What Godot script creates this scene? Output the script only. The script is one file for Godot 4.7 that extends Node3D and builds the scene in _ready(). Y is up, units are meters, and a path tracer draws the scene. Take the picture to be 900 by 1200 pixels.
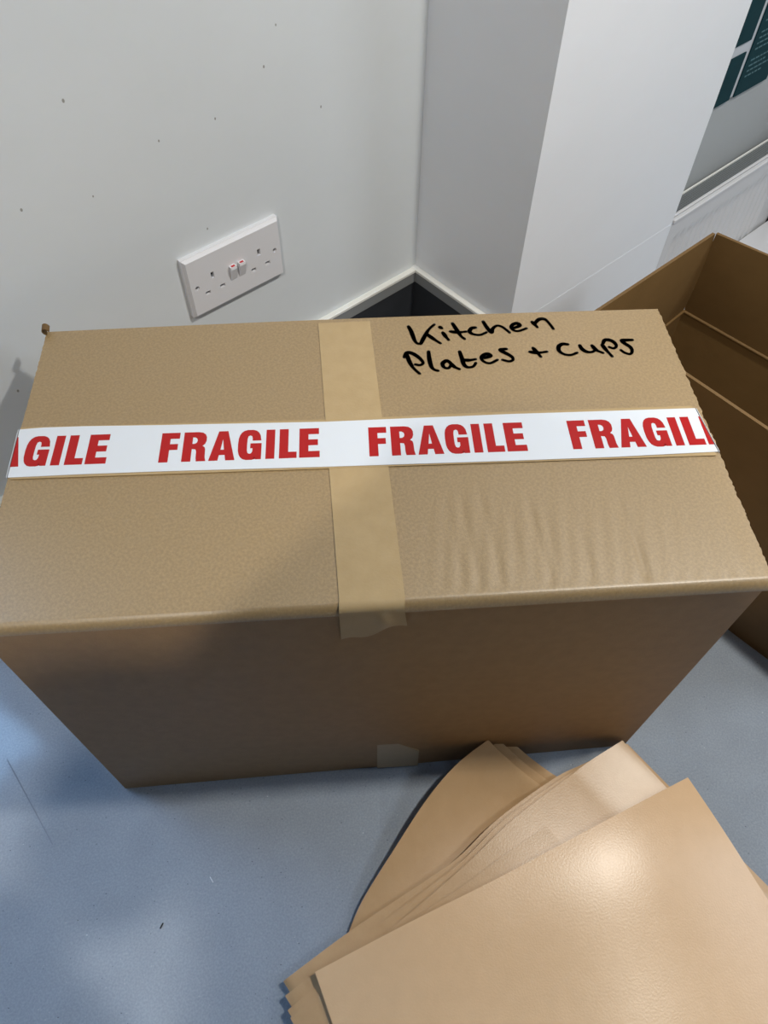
extends Node3D
# A taped moving box on a vinyl floor by a socket wall, an open box and loose packing paper beside it.

# ---------------------------------------------------------------- lens and room frame
const FOCAL := 879.3                       # in pixels of the 900 x 1200 frame
const EYE := Vector3(0, 0.9895, 0)
const PITCH := -0.9544
const ROLL := 0.0142
const YAW := 0.7349                        # the room is turned against the box
const CORNER := Vector3(0.0463, 0, -1.0494)  # where socket wall and pier meet on the floor
const TOP := 0.4454                        # height of the taped box
var cam_basis := Basis(Vector3.RIGHT, PITCH) * Basis(Vector3.BACK, ROLL)
var along := Vector3(cos(YAW), 0, -sin(YAW))
var out := Vector3(sin(YAW), 0, cos(YAW))
var M := {}

func ray(px: float, py: float) -> Vector3:
	return (cam_basis * Vector3((px - 450.0) / FOCAL, -(py - 600.0) / FOCAL, -1.0)).normalized()

func at_height(px: float, py: float, h: float) -> Vector3:
	var d := ray(px, py)
	return EYE + d * ((h - EYE.y) / d.y)

func rm(a: float, h: float, d: float) -> Vector3:      # room coordinates: along the socket wall, up, out of it
	return CORNER + along * a + out * d + Vector3(0, h, 0)

func on_wall(px: float, py: float, d: float) -> Vector3:    # a point on the plane parallel to the socket wall
	var r := ray(px, py)
	return EYE + r * ((rm(0, 0, d) - EYE).dot(out) / r.dot(out))

func room_xyz(p: Vector3) -> Vector3:
	var q := p - CORNER
	return Vector3(q.dot(along), q.y, q.dot(out))

# ---------------------------------------------------------------- mesh building
class Shape:
	var v := PackedVector3Array()
	var n := PackedVector3Array()
	var uv := PackedVector2Array()
	var ix := PackedInt32Array()

	func tri_i(a: int, b: int, c: int) -> void:
		var g := (v[c] - v[a]).cross(v[b] - v[a])
		if g.dot(n[a] + n[b] + n[c]) >= 0.0:
			ix.append_array([a, b, c])
		else:
			ix.append_array([a, c, b])

	func put(p: Vector3, nn: Vector3, t := Vector2.ZERO) -> int:
		v.append(p)
		n.append(nn)
		uv.append(t)
		return v.size() - 1

	func tri(a: Vector3, b: Vector3, c: Vector3, nn: Vector3) -> void:
		var k := put(a, nn, Vector2(a.x, a.z))
		put(b, nn, Vector2(b.x, b.z))
		put(c, nn, Vector2(c.x, c.z))
		tri_i(k, k + 1, k + 2)

	func quad(a: Vector3, b: Vector3, c: Vector3, d: Vector3, away: Vector3) -> void:
		var nn := (b - a).cross(d - a)
		if nn.length() < 1e-12:
			nn = (c - b).cross(d - b)
		nn = nn.normalized()
		if nn.dot(away) < 0.0:
			nn = -nn
		var k := put(a, nn, Vector2(0, 0))
		put(b, nn, Vector2(1, 0))
		put(c, nn, Vector2(1, 1))
		put(d, nn, Vector2(0, 1))
		tri_i(k, k + 1, k + 2)
		tri_i(k, k + 2, k + 3)

	# a box with chamfered edges, centre c, half sizes h, turned by b
	func box(c: Vector3, h: Vector3, b := Basis(), r := 0.0) -> void:
		if r <= 0.0:
			for ax in 3:
				for s in [-1.0, 1.0]:
					var e := Vector3.ZERO
					e[ax] = s
					var f := Vector3.ZERO
					f[(ax + 1) % 3] = h[(ax + 1) % 3]
					var g := Vector3.ZERO
					g[(ax + 2) % 3] = h[(ax + 2) % 3]
					var o := e * h[ax]
					quad(c + b * (o - f - g), c + b * (o + f - g), c + b * (o + f + g), c + b * (o - f + g), b * e)
			return
		var i := h - Vector3(r, r, r)
		for ax in 3:
			var a1 := (ax + 1) % 3
			var a2 := (ax + 2) % 3
			for s in [-1.0, 1.0]:
				var e := Vector3.ZERO
				e[ax] = s
				var f := Vector3.ZERO
				f[a1] = i[a1]
				var g := Vector3.ZERO
				g[a2] = i[a2]
				var o := e * h[ax]
				quad(c + b * (o - f - g), c + b * (o + f - g), c + b * (o + f + g), c + b * (o - f + g), b * e)
			for s1 in [-1.0, 1.0]:
				for s2 in [-1.0, 1.0]:
					var p1 := Vector3.ZERO
					p1[a1] = s1 * h[a1]
					p1[a2] = s2 * i[a2]
					var p2 := Vector3.ZERO
					p2[a1] = s1 * i[a1]
					p2[a2] = s2 * h[a2]
					var l := Vector3.ZERO
					l[ax] = i[ax]
					quad(c + b * (p1 - l), c + b * (p1 + l), c + b * (p2 + l), c + b * (p2 - l), b * (p1 + p2))
		for sx in [-1.0, 1.0]:
			for sy in [-1.0, 1.0]:
				for sz in [-1.0, 1.0]:
					var s := Vector3(sx, sy, sz)
					tri(c + b * (s * Vector3(h.x, i.y, i.z)), c + b * (s * Vector3(i.x, h.y, i.z)), c + b * (s * Vector3(i.x, i.y, h.z)), (b * s).normalized())

	# a sheet of thickness th whose face is f(u, v); it thickens away from the face
	func slab(f: Callable, nu: int, nv: int, th: float, up: Vector3) -> void:
		var w := nu + 1
		var p := PackedVector3Array()
		for j in nv + 1:
			for i in w:
				p.append(f.call(float(i) / nu, float(j) / nv))
		var q := PackedVector3Array()
		for j in nv + 1:
			for i in w:
				var du := p[j * w + mini(i + 1, nu)] - p[j * w + maxi(i - 1, 0)]
				var dv := p[mini(j + 1, nv) * w + i] - p[maxi(j - 1, 0) * w + i]
				q.append(du.cross(dv).normalized())
		if q[(nv / 2) * w + nu / 2].dot(up) < 0.0:
			for k in q.size():
				q[k] = -q[k]
		var at := v.size()
		for k in p.size():
			put(p[k], q[k], Vector2(float(k % w) / nu, float(k / w) / nv))
		for k in p.size():
			put(p[k] - q[k] * th, -q[k], Vector2(float(k % w) / nu, float(k / w) / nv))
		var m := p.size()
		for j in nv:
			for i in nu:
				var a := at + j * w + i
				tri_i(a, a + 1, a + w + 1)
				tri_i(a, a + w + 1, a + w)
				tri_i(a + m, a + m + 1, a + m + w + 1)
				tri_i(a + m, a + m + w + 1, a + m + w)
		for i in nu:
			for j in [0, nv]:
				var a: int = j * w + i
				var e := p[a] - p[a + (w if j == 0 else -w)]
				quad(p[a], p[a + 1], p[a + 1] - q[a + 1] * th, p[a] - q[a] * th, e)
		for j in nv:
			for i in [0, nu]:
				var a: int = j * w + i
				var e := p[a] - p[a + (1 if i == 0 else -1)]
				quad(p[a], p[a + w], p[a + w] - q[a + w] * th, p[a] - q[a] * th, e)

	# a flat polygon with thickness, laid by the frame t (x, y in the polygon, z out)
	func plate(poly: PackedVector2Array, t: Transform3D, th: float) -> void:
		var tr := Geometry2D.triangulate_polygon(poly)
		var up := t.basis.z.normalized()
		for k in range(0, tr.size(), 3):
			var a := poly[tr[k]]
			var b := poly[tr[k + 1]]
			var c := poly[tr[k + 2]]
			tri(t * Vector3(a.x, a.y, th), t * Vector3(b.x, b.y, th), t * Vector3(c.x, c.y, th), up)
			tri(t * Vector3(a.x, a.y, 0), t * Vector3(b.x, b.y, 0), t * Vector3(c.x, c.y, 0), -up)
		var cw := Geometry2D.is_polygon_clockwise(poly)
		for k in poly.size():
			var a := poly[k]
			var b := poly[(k + 1) % poly.size()]
			var o := Vector2(b.y - a.y, a.x - b.x) * (-1.0 if cw else 1.0)
			quad(t * Vector3(a.x, a.y, 0), t * Vector3(b.x, b.y, 0), t * Vector3(b.x, b.y, th), t * Vector3(a.x, a.y, th), t.basis * Vector3(o.x, o.y, 0))

	# a round bar through points
	func tube(pts: PackedVector3Array, r: float, sides := 8) -> void:
		var base := v.size()
		for k in pts.size():
			var d := (pts[mini(k + 1, pts.size() - 1)] - pts[maxi(k - 1, 0)]).normalized()
			var s := d.cross(Vector3.UP)
			if s.length() < 0.1:
				s = d.cross(Vector3.RIGHT)
			s = s.normalized()
			var t := s.cross(d)
			for i in sides:
				var g := TAU * i / sides
				var o := s * cos(g) + t * sin(g)
				put(pts[k] + o * r, o)
		for k in pts.size() - 1:
			for i in sides:
				var a := base + k * sides + i
				var b := base + k * sides + (i + 1) % sides
				tri_i(a, b, b + sides)
				tri_i(a, b + sides, a + sides)
		for e in [0, pts.size() - 1]:
			var d := (pts[e] - pts[1 if e == 0 else e - 1]).normalized()
			for i in range(1, sides - 1):
				tri(v[base + e * sides], v[base + e * sides + i], v[base + e * sides + i + 1], d)

	func mesh() -> ArrayMesh:
		var a := []
		a.resize(Mesh.ARRAY_MAX)
		a[Mesh.ARRAY_VERTEX] = v
		a[Mesh.ARRAY_NORMAL] = n
		a[Mesh.ARRAY_TEX_UV] = uv
		a[Mesh.ARRAY_INDEX] = ix
		var m := ArrayMesh.new()
		m.add_surface_from_arrays(Mesh.PRIMITIVE_TRIANGLES, a)
		return m

func build(called: String, s: Shape, m: Material, parent: Node = self) -> MeshInstance3D:
	var o := MeshInstance3D.new()
	o.name = called
	o.mesh = s.mesh()
	o.material_override = m
	parent.add_child(o, true)
	return o

var taken := {}
func numbered(called: String) -> String:
	var k: int = taken.get(called, 0)
	taken[called] = k + 1
	return called if k == 0 else "%s_%03d" % [called, k]

func thing(called: String, label: String, category: String, at := Vector3.ZERO, turn := 0.0, group := "") -> Node3D:
	var o := Node3D.new()
	o.name = numbered(called)
	o.position = at
	o.rotation.y = turn
	add_child(o)
	return tag(o, label, category, group)

func tag(o: Node3D, label: String, category: String, group := "") -> Node3D:
	o.set_meta("label", label)
	o.set_meta("category", category)
	if group:
		o.set_meta("group", group)
	return o

func struct(called: String, s: Shape, m: Material, parent: Node = self) -> MeshInstance3D:
	var o := build(called, s, m, parent)
	if parent == self:
		o.set_meta("kind", "structure")
	return o

# a wall block in room coordinates
func block(called: String, a0: float, a1: float, h0: float, h1: float, d0: float, d1: float, m: Material, parent: Node = self) -> MeshInstance3D:
	var s := Shape.new()
	s.box(rm((a0 + a1) / 2, (h0 + h1) / 2, (d0 + d1) / 2), Vector3(a1 - a0, h1 - h0, d1 - d0) / 2, Basis(along, Vector3.UP, out))
	return struct(called, s, m, parent)

# ---------------------------------------------------------------- materials
func noise_tex(freq: float, octaves: int, lo: Color, hi: Color, seed_: int, normal := 0.0, size := 512) -> NoiseTexture2D:
	var f := FastNoiseLite.new()
	f.seed = seed_
	f.noise_type = FastNoiseLite.TYPE_SIMPLEX_SMOOTH
	f.frequency = freq
	f.fractal_type = FastNoiseLite.FRACTAL_FBM
	f.fractal_octaves = octaves
	f.fractal_gain = 0.6
	var t := NoiseTexture2D.new()
	t.width = size
	t.height = size
	t.seamless = true
	t.noise = f
	if normal > 0.0:
		t.as_normal_map = true
		t.bump_strength = normal
	else:
		var g := Gradient.new()
		g.set_color(0, lo)
		g.set_color(1, hi)
		t.color_ramp = g
	return t

func plain(c: Color, rough: float, spec := 0.5) -> StandardMaterial3D:
	var m := StandardMaterial3D.new()
	m.albedo_color = c
	m.roughness = rough
	m.metallic_specular = spec
	return m

func noisy(lo: Color, hi: Color, rough: float, scale_: float, freq: float, seed_: int, bump := 0.0, bump_freq := 0.05, spec := 0.5) -> StandardMaterial3D:
	var m := StandardMaterial3D.new()
	m.albedo_texture = noise_tex(freq, 5, lo, hi, seed_)
	m.roughness = rough
	m.metallic_specular = spec
	m.uv1_triplanar = true
	m.uv1_world_triplanar = true
	m.uv1_scale = Vector3.ONE * scale_
	if bump > 0.0:
		m.normal_enabled = true
		m.normal_texture = noise_tex(bump_freq, 3, Color.BLACK, Color.WHITE, seed_ + 7, bump)
		m.normal_scale = 0.5
	return m

func floor_material() -> StandardMaterial3D:
	var size := 1024
	var im := Image.create(size, size, false, Image.FORMAT_RGB8)
	var f := FastNoiseLite.new()
	f.seed = 5
	f.frequency = 0.01
	f.fractal_octaves = 4
	var g := FastNoiseLite.new()
	g.seed = 9
	g.frequency = 0.25
	for y in size:
		for x in size:
			var t := 0.018 * f.get_noise_2d(x, y) + 0.055 * g.get_noise_2d(x, y)
			im.set_pixel(x, y, Color(0.595 + t, 0.63 + t, 0.675 + t))
	var r := RandomNumberGenerator.new()
	r.seed = 11
	for k in 1500:
		var x := r.randi_range(1, size - 3)
		var y := r.randi_range(1, size - 3)
		var pick := r.randf()
		var c := Color(0.38, 0.40, 0.44) if pick < 0.3 else Color(0.68, 0.70, 0.735) if pick < 0.975 else Color(0.85, 0.87, 0.9)
		im.set_pixel(x, y, c)
		if r.randf() < 0.4:
			im.set_pixel(x + 1, y, c)
	var m := StandardMaterial3D.new()
	m.albedo_texture = ImageTexture.create_from_image(im)
	m.uv1_triplanar = true
	m.uv1_world_triplanar = true
	m.uv1_scale = Vector3.ONE * 1.25
	m.roughness = 0.08
	m.metallic_specular = 0.5
	m.normal_enabled = true
	m.normal_texture = noise_tex(0.03, 2, Color.BLACK, Color.WHITE, 31, 0.5)
	m.normal_scale = 0.08
	return m

func materials() -> void:
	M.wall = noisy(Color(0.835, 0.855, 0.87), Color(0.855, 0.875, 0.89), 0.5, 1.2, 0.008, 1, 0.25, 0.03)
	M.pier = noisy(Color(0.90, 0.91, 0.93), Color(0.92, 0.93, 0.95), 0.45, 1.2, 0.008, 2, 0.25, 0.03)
	M.far_wall = plain(Color(0.38, 0.39, 0.41), 0.7)
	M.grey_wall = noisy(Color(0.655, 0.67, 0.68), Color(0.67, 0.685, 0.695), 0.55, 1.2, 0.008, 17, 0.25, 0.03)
	M.ceiling = plain(Color(0.92, 0.92, 0.91), 0.9)
	M.floor = floor_material()
	M.kraft = noisy(Color(0.525, 0.43, 0.275), Color(0.665, 0.555, 0.38), 0.5, 7.0, 0.08, 3, 1.2, 0.2, 1.0)
	M.kraft.clearcoat_enabled = true
	M.kraft.clearcoat = 1.0
	M.kraft.clearcoat_roughness = 0.45
	M.kraft_front = noisy(Color(0.60, 0.47, 0.315), Color(0.655, 0.52, 0.355), 0.55, 5.0, 0.02, 4, 0.8, 0.15)
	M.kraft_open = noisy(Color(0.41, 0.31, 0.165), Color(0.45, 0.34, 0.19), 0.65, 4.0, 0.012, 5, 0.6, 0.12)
	M.raw_edge = noisy(Color(0.70, 0.58, 0.42), Color(0.85, 0.74, 0.58), 0.9, 30.0, 0.08, 6)
	M.tape = noisy(Color(0.685, 0.59, 0.435), Color(0.715, 0.62, 0.465), 0.36, 5.0, 0.016, 8, 0.5, 0.12)
	M.tape_white = plain(Color(0.86, 0.885, 0.92), 0.42)
	M.tape_red = plain(Color(0.68, 0.02, 0.03), 0.42)
	M.marker = plain(Color(0.035, 0.035, 0.045), 0.5)
	M.paper = noisy(Color(0.75, 0.61, 0.445), Color(0.785, 0.645, 0.48), 0.34, 6.0, 0.01, 12, 0.35, 0.1, 0.5)
	M.paper_top = noisy(Color(0.86, 0.715, 0.55), Color(0.885, 0.74, 0.575), 0.32, 6.0, 0.01, 13, 0.42, 0.1, 0.5)
	M.white_plastic = plain(Color(0.86, 0.86, 0.875), 0.3)
	M.slot_dark = plain(Color(0.03, 0.03, 0.035), 0.5)
	M.red_mark = plain(Color(0.75, 0.1, 0.13), 0.4)
	M.white_trim = plain(Color(0.90, 0.90, 0.88), 0.4)
	M.grey_trim = plain(Color(0.52, 0.53, 0.535), 0.5)
	M.charcoal = noisy(Color(0.17, 0.18, 0.20), Color(0.20, 0.21, 0.23), 0.5, 2.0, 0.02, 14)
	M.radiator = plain(Color(0.80, 0.80, 0.81), 0.35)
	M.grille = plain(Color(0.50, 0.52, 0.53), 0.5)
	M.dark_gap = plain(Color(0.05, 0.05, 0.05), 0.8)
	M.lamp_frame = plain(Color(0.85, 0.85, 0.85), 0.5)
	M.glow = plain(Color(1, 1, 1), 0.5)
	M.glow.emission_enabled = true
	M.glow.emission = Color(1.0, 0.97, 0.92)
	M.glow.emission_energy_multiplier = 1.6
	M.glass = plain(Color(0.9, 0.95, 1.0, 0.08), 0.02)
	M.glass.transparency = BaseMaterial3D.TRANSPARENCY_ALPHA

# ---------------------------------------------------------------- ceiling lamps
func downlight(label: String, at: Vector3, radius: float, energy: float, colour: Color) -> void:
	var hung := at.y < CEIL - 0.01
	var t := thing("pendant_lamp" if hung else "ceiling_lamp", label, "lamp", at, 0.0, "")
	if hung:                                           # a flat drum on a cord
		var drum := Shape.new()
		for k in 32:
			var g0 := TAU * k / 32
			var g1 := TAU * (k + 1) / 32
			var c0 := Vector3(cos(g0), 0, sin(g0)) * (radius + 0.012)
			var c1 := Vector3(cos(g1), 0, sin(g1)) * (radius + 0.012)
			drum.quad(c0, c1, c1 + Vector3(0, 0.05, 0), c0 + Vector3(0, 0.05, 0), c0)
			drum.tri(Vector3(0, 0.062, 0), c0 + Vector3(0, 0.05, 0), c1 + Vector3(0, 0.05, 0), Vector3.UP)
			drum.tri(Vector3(0, 0.001, 0), c0 + Vector3(0, 0.001, 0), c1 + Vector3(0, 0.001, 0), Vector3.DOWN)
		build("drum", drum, M.lamp_frame, t)
		var co := Shape.new()
		co.tube(PackedVector3Array([Vector3(0, 0.06, 0), Vector3(0, CEIL - at.y, 0)]), 0.003, 6)
		build("cord", co, M.slot_dark, t)
	var f := Shape.new()
	var prof := [Vector2(radius + 0.01, 0.0), Vector2(radius + 0.02, -0.002), Vector2(radius + 0.018, -0.006), Vector2(radius + 0.004, -0.010), Vector2(radius, -0.004)]
	for k in 32:
		var g0 := TAU * k / 32
		var g1 := TAU * (k + 1) / 32
		var c0 := Vector3(cos(g0), 0, sin(g0))
		var c1 := Vector3(cos(g1), 0, sin(g1))
		for i in 4:
			var p: Vector2 = prof[i]
			var q: Vector2 = prof[i + 1]
			f.quad(c0 * p.x + Vector3(0, p.y, 0), c1 * p.x + Vector3(0, p.y, 0), c1 * q.x + Vector3(0, q.y, 0), c0 * q.x + Vector3(0, q.y, 0), c0 * (q.y - p.y) * -1.0 + Vector3(0, q.x - p.x, 0))
	build("trim_ring", f, M.lamp_frame, t)
	var d := Shape.new()
	for k in 32:
		var g0 := TAU * k / 32
		var g1 := TAU * (k + 1) / 32
		d.tri(Vector3(0, -0.004, 0), Vector3(cos(g0) * radius, -0.004, sin(g0) * radius), Vector3(cos(g1) * radius, -0.004, sin(g1) * radius), Vector3.DOWN)
		d.quad(Vector3(cos(g0) * radius, -0.004, sin(g0) * radius), Vector3(cos(g1) * radius, -0.004, sin(g1) * radius), Vector3(cos(g1) * radius, 0, sin(g1) * radius), Vector3(cos(g0) * radius, 0, sin(g0) * radius), Vector3(cos(g0), 0, sin(g0)))
	build("diffuser", d, M.glow, t)
	var l := AreaLight3D.new()
	l.name = "lamp_light"
	l.area_size = Vector2.ONE * radius * 1.77
	l.light_color = colour
	l.light_energy = energy
	l.set("area_range", 12.0)
	l.set("area_attenuation", 2.0)
	l.shadow_enabled = true
	l.position = Vector3(0, -0.014, 0)
	l.rotation.x = -PI / 2
	t.add_child(l)

# ---------------------------------------------------------------- the setting
const CEIL := 2.6
func room() -> void:
	var fl := Shape.new()
	fl.box(rm(-0.3, -0.05, 1.3), Vector3(3.2, 0.05, 2.4), Basis(along, Vector3.UP, out))
	struct("floor", fl, M.floor)
	var ce := Shape.new()
	ce.box(rm(-0.3, CEIL + 0.05, 1.3), Vector3(3.2, 0.05, 2.4), Basis(along, Vector3.UP, out))
	struct("ceiling", ce, M.ceiling)
	block("wall_left", -0.78, 0.0, 0, CEIL, -0.12, 0.0, M.wall)               # carries the socket
	block("wall_pier", 0.0, 0.416, 0, CEIL, -0.12, 0.209, M.pier)
	block("wall_back", 0.416, 2.5, 0, CEIL, 0.03, 0.155, M.grey_wall)              # radiator recess
	block("wall_right", 2.4, 2.5, 0, CEIL, 0.155, 3.5, M.far_wall)
	block("wall_front", -3.2, 2.5, 0, CEIL, 3.5, 3.6, M.far_wall)
	block("wall_far_left", -3.2, -3.1, 0, CEIL, -0.9, 3.5, M.far_wall)
	block("wall_return", -0.87, -0.78, 0, CEIL, -0.9, 0.0, M.wall)
	# the alcove wall with the window that shines on the vinyl
	var w0 := -1.7
	var w1 := -1.04
	block("wall_window", -3.1, w0, 0, CEIL, -0.9, -0.8, M.wall)
	block("wall_window", w1, -0.87, 0, CEIL, -0.9, -0.8, M.wall)
	block("wall_window", w0, w1, 0, 0.5, -0.9, -0.8, M.wall)
	block("wall_window", w0, w1, 2.05, CEIL, -0.9, -0.8, M.wall)
	var wf := Shape.new()
	var rb := Basis(along, Vector3.UP, out)
	for a in [w0 + 0.025, w1 - 0.025]:
		wf.box(rm(a, 1.275, -0.85), Vector3(0.025, 0.775, 0.03), rb, 0.004)
	for h in [0.525, 2.025]:
		wf.box(rm((w0 + w1) / 2, h, -0.85), Vector3((w1 - w0) / 2 - 0.05, 0.025, 0.03), rb, 0.004)
	var win := struct("window_1", wf, M.white_plastic)
	var gl := Shape.new()
	gl.box(rm((w0 + w1) / 2, 1.275, -0.85), Vector3((w1 - w0) / 2 - 0.05, 0.725, 0.003), rb)
	build("pane", gl, M.glass, win)
	# coved skirting: dark vinyl, a grey capping strip and a white bead
	skirting("baseboard_left", rm(-0.78, 0, 0), rm(0.012, 0, 0), out, M.charcoal, M.grey_trim)
	skirting("baseboard_pier", rm(0, 0.0006, -0.012), rm(0, 0.0006, 0.209), -along, M.charcoal, M.grey_trim)
	var pf := Shape.new()
	pf.box(rm(0.208, 0.108, 0.209), Vector3(0.2085, 0.108, 0.0002), Basis(along, Vector3.UP, out))
	struct("baseboard_front", pf, M.pier)
	# small knocks and scuffs in the paint
	var r := RandomNumberGenerator.new()
	r.seed = 3
	var grime := plain(Color(0.60, 0.60, 0.59), 0.8)
	var wall: Node = get_node("wall_left")
	for q in [Vector2(252, 139), Vector2(309, 78), Vector2(323, 29), Vector2(109, 230), Vector2(25, 246), Vector2(186, 165), Vector2(21, 458), Vector2(243, 268), Vector2(376, 125), Vector2(74, 118)]:
		var p := on_wall(q.x, q.y, 0.0)
		var sc := Shape.new()
		var n := 9
		var w := r.randf_range(0.0007, 0.0014)
		for k in n:
			var g0 := TAU * k / n
			var g1 := TAU * (k + 1) / n
			sc.tri(p + out * 0.0003, p + out * 0.0002 + (along * cos(g0) * w + Vector3.UP * sin(g0) * w * 1.5), p + out * 0.0002 + (along * cos(g1) * w + Vector3.UP * sin(g1) * w * 1.5), out)
		build("scuff_mark", sc, grime, wall)
	# a thin weld line in the vinyl
	var wl := Shape.new()
	var a0 := at_height(8, 890, 0)
	var a1 := at_height(62, 990, 0)
	var wd := (a1 - a0).normalized()
	wl.box((a0 + a1) / 2 + Vector3(0, 0.0002, 0), Vector3(a0.distance_to(a1) / 2, 0.0003, 0.0006), Basis(wd, Vector3.UP, wd.cross(Vector3.UP)))
	var weld := build("weld_seam", wl, plain(Color(0.5, 0.53, 0.58), 0.35), get_node("floor"))
	weld.set_meta("label", "thin pale weld seam in the vinyl")

func skirting(called: String, p0: Vector3, p1: Vector3, face: Vector3, vinyl: Material, strip: Material) -> void:
	var d := (p1 - p0).normalized()
	var b := Basis(d, Vector3.UP, d.cross(Vector3.UP))
	var l := p0.distance_to(p1) / 2
	var mid := (p0 + p1) / 2
	var plain_face := vinyl == strip
	var s := Shape.new()
	s.box(mid + face * 0.0025 + Vector3(0, 0.095, 0), Vector3(l, 0.095, 0.0025), b)
	var o := struct(called, s, vinyl)
	var c := Shape.new()
	c.box(mid + face * 0.004 + Vector3(0, 0.2, 0), Vector3(l, 0.0105, 0.004), b, 0.0 if plain_face else 0.001)
	build("capping_strip", c, strip, o)
	if not plain_face:
		var e := Shape.new()
		e.box(mid + face * 0.005 + Vector3(0, 0.2125, 0), Vector3(l, 0.0032, 0.005), b, 0.0012)
		build("white_bead", e, M.white_trim, o)

# ---------------------------------------------------------------- double wall socket
func wall_socket() -> void:
	var c := Vector3(-0.196, 0.3763, -0.8183)
	var q := room_xyz(c)
	var t := thing("wall_socket", "white double wall socket with two red-marked rocker switches on the left wall", "socket", rm(q.x, q.y, 0.0), YAW)
	# plate: bevelled shell with sunk slots cut out
	var g := CSGCombiner3D.new()
	g.name = "plate"
	t.add_child(g)
	var body := CSGPolygon3D.new()
	body.name = "plate_body"
	body.polygon = PackedVector2Array([Vector2(-0.073, -0.043), Vector2(0.073, -0.043), Vector2(0.073, 0.043), Vector2(-0.073, 0.043)])
	body.depth = 0.006
	body.position = Vector3(0, 0, 0.006)
	body.material = M.white_plastic
	g.add_child(body)
	var bev := Shape.new()
	var lo := Vector3(0.073, 0.043, 0.006)
	var hi := Vector3(0.0695, 0.0395, 0.0105)
	var ring0: Array[Vector3] = []
	var ring1: Array[Vector3] = []
	for s in [Vector2(-1, -1), Vector2(1, -1), Vector2(1, 1), Vector2(-1, 1)]:
		ring0.append(Vector3(lo.x * s.x, lo.y * s.y, 0.0055))
		ring1.append(Vector3(hi.x * s.x, hi.y * s.y, hi.z))
	for k in 4:
		var a := ring0[k]
		var b := ring0[(k + 1) % 4]
		bev.quad(a, b, ring1[(k + 1) % 4], ring1[k], (a + b) * Vector3(1, 1, 0) + Vector3(0, 0, 0.05))
	bev.quad(ring1[0], ring1[1], ring1[2], ring1[3], Vector3.BACK)
	bev.quad(ring0[0], ring0[1], ring0[2], ring0[3], Vector3.FORWARD)
	var front := CSGMesh3D.new()
	front.name = "plate_front"
	front.mesh = bev.mesh()
	front.material = M.white_plastic
	g.add_child(front)
	var slots := []
	for side in [-1.0, 1.0]:
		var x: float = side * 0.036
		slots.append([Vector2(x, 0.0085), Vector2(0.0046, 0.009)])
		slots.append([Vector2(x - 0.0113, -0.0135), Vector2(0.0075, 0.005)])
		slots.append([Vector2(x + 0.0113, -0.0135), Vector2(0.0075, 0.005)])
	for k in slots:
		var cut := CSGBox3D.new()
		cut.operation = CSGShape3D.OPERATION_SUBTRACTION
		cut.size = Vector3(k[1].x, k[1].y, 0.012)
		cut.position = Vector3(k[0].x, k[0].y, 0.0085)
		cut.material = M.white_plastic
		cut.name = "slot_cut"
		g.add_child(cut, true)
	for side in [-1.0, 1.0]:
		var hole := CSGCylinder3D.new()
		hole.operation = CSGShape3D.OPERATION_SUBTRACTION
		hole.radius = 0.0031
		hole.height = 0.01
		hole.sides = 14
		hole.rotation.x = PI / 2
		hole.position = Vector3(side * 0.0605, 0, 0.0085)
		hole.material = M.white_plastic
		hole.name = "screw_cut"
		g.add_child(hole, true)
	for k in slots:
		var s := Shape.new()
		s.box(Vector3(k[0].x, k[0].y + k[1].y * 0.12, 0.0042), Vector3(k[1].x * 0.48, k[1].y * 0.36, 0.0016))
		build("pin_slot", s, M.slot_dark, t)
	for side in [-1.0, 1.0]:
		var s := Shape.new()
		s.box(Vector3(side * 0.0605, 0.0005, 0.0047), Vector3(0.002, 0.002, 0.001))
		build("screw_head", s, M.slot_dark, t)
	for side in [-1.0, 1.0]:
		var s := Shape.new()
		var x: float = side * 0.0067
		var prof := [Vector2(0.0095, 0.0105), Vector2(0.0095, 0.0155), Vector2(0.006, 0.0162), Vector2(-0.0125, 0.0108)]
		for k in 3:
			s.quad(Vector3(x - 0.0046, prof[k].x, prof[k].y), Vector3(x + 0.0046, prof[k].x, prof[k].y), Vector3(x + 0.0046, prof[k + 1].x, prof[k + 1].y), Vector3(x - 0.0046, prof[k + 1].x, prof[k + 1].y), Vector3(0, 0.6 if k == 0 else 0.1, 1))
		for e in [-1.0, 1.0]:
			var y: float = x + e * 0.0046
			s.quad(Vector3(y, 0.0095, 0.0105), Vector3(y, 0.0095, 0.0155), Vector3(y, 0.006, 0.0162), Vector3(y, -0.0125, 0.0108), Vector3(e, 0, 0))
		var sw := build("rocker_switch", s, M.white_plastic, t)
		var r := Shape.new()
		r.box(Vector3(x, 0.0096, 0.0136), Vector3(0.0026, 0.0004, 0.0014))
		var mark := build("red_mark", r, M.red_mark, sw)
		mark.set_meta("label", "red on mark")

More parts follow.
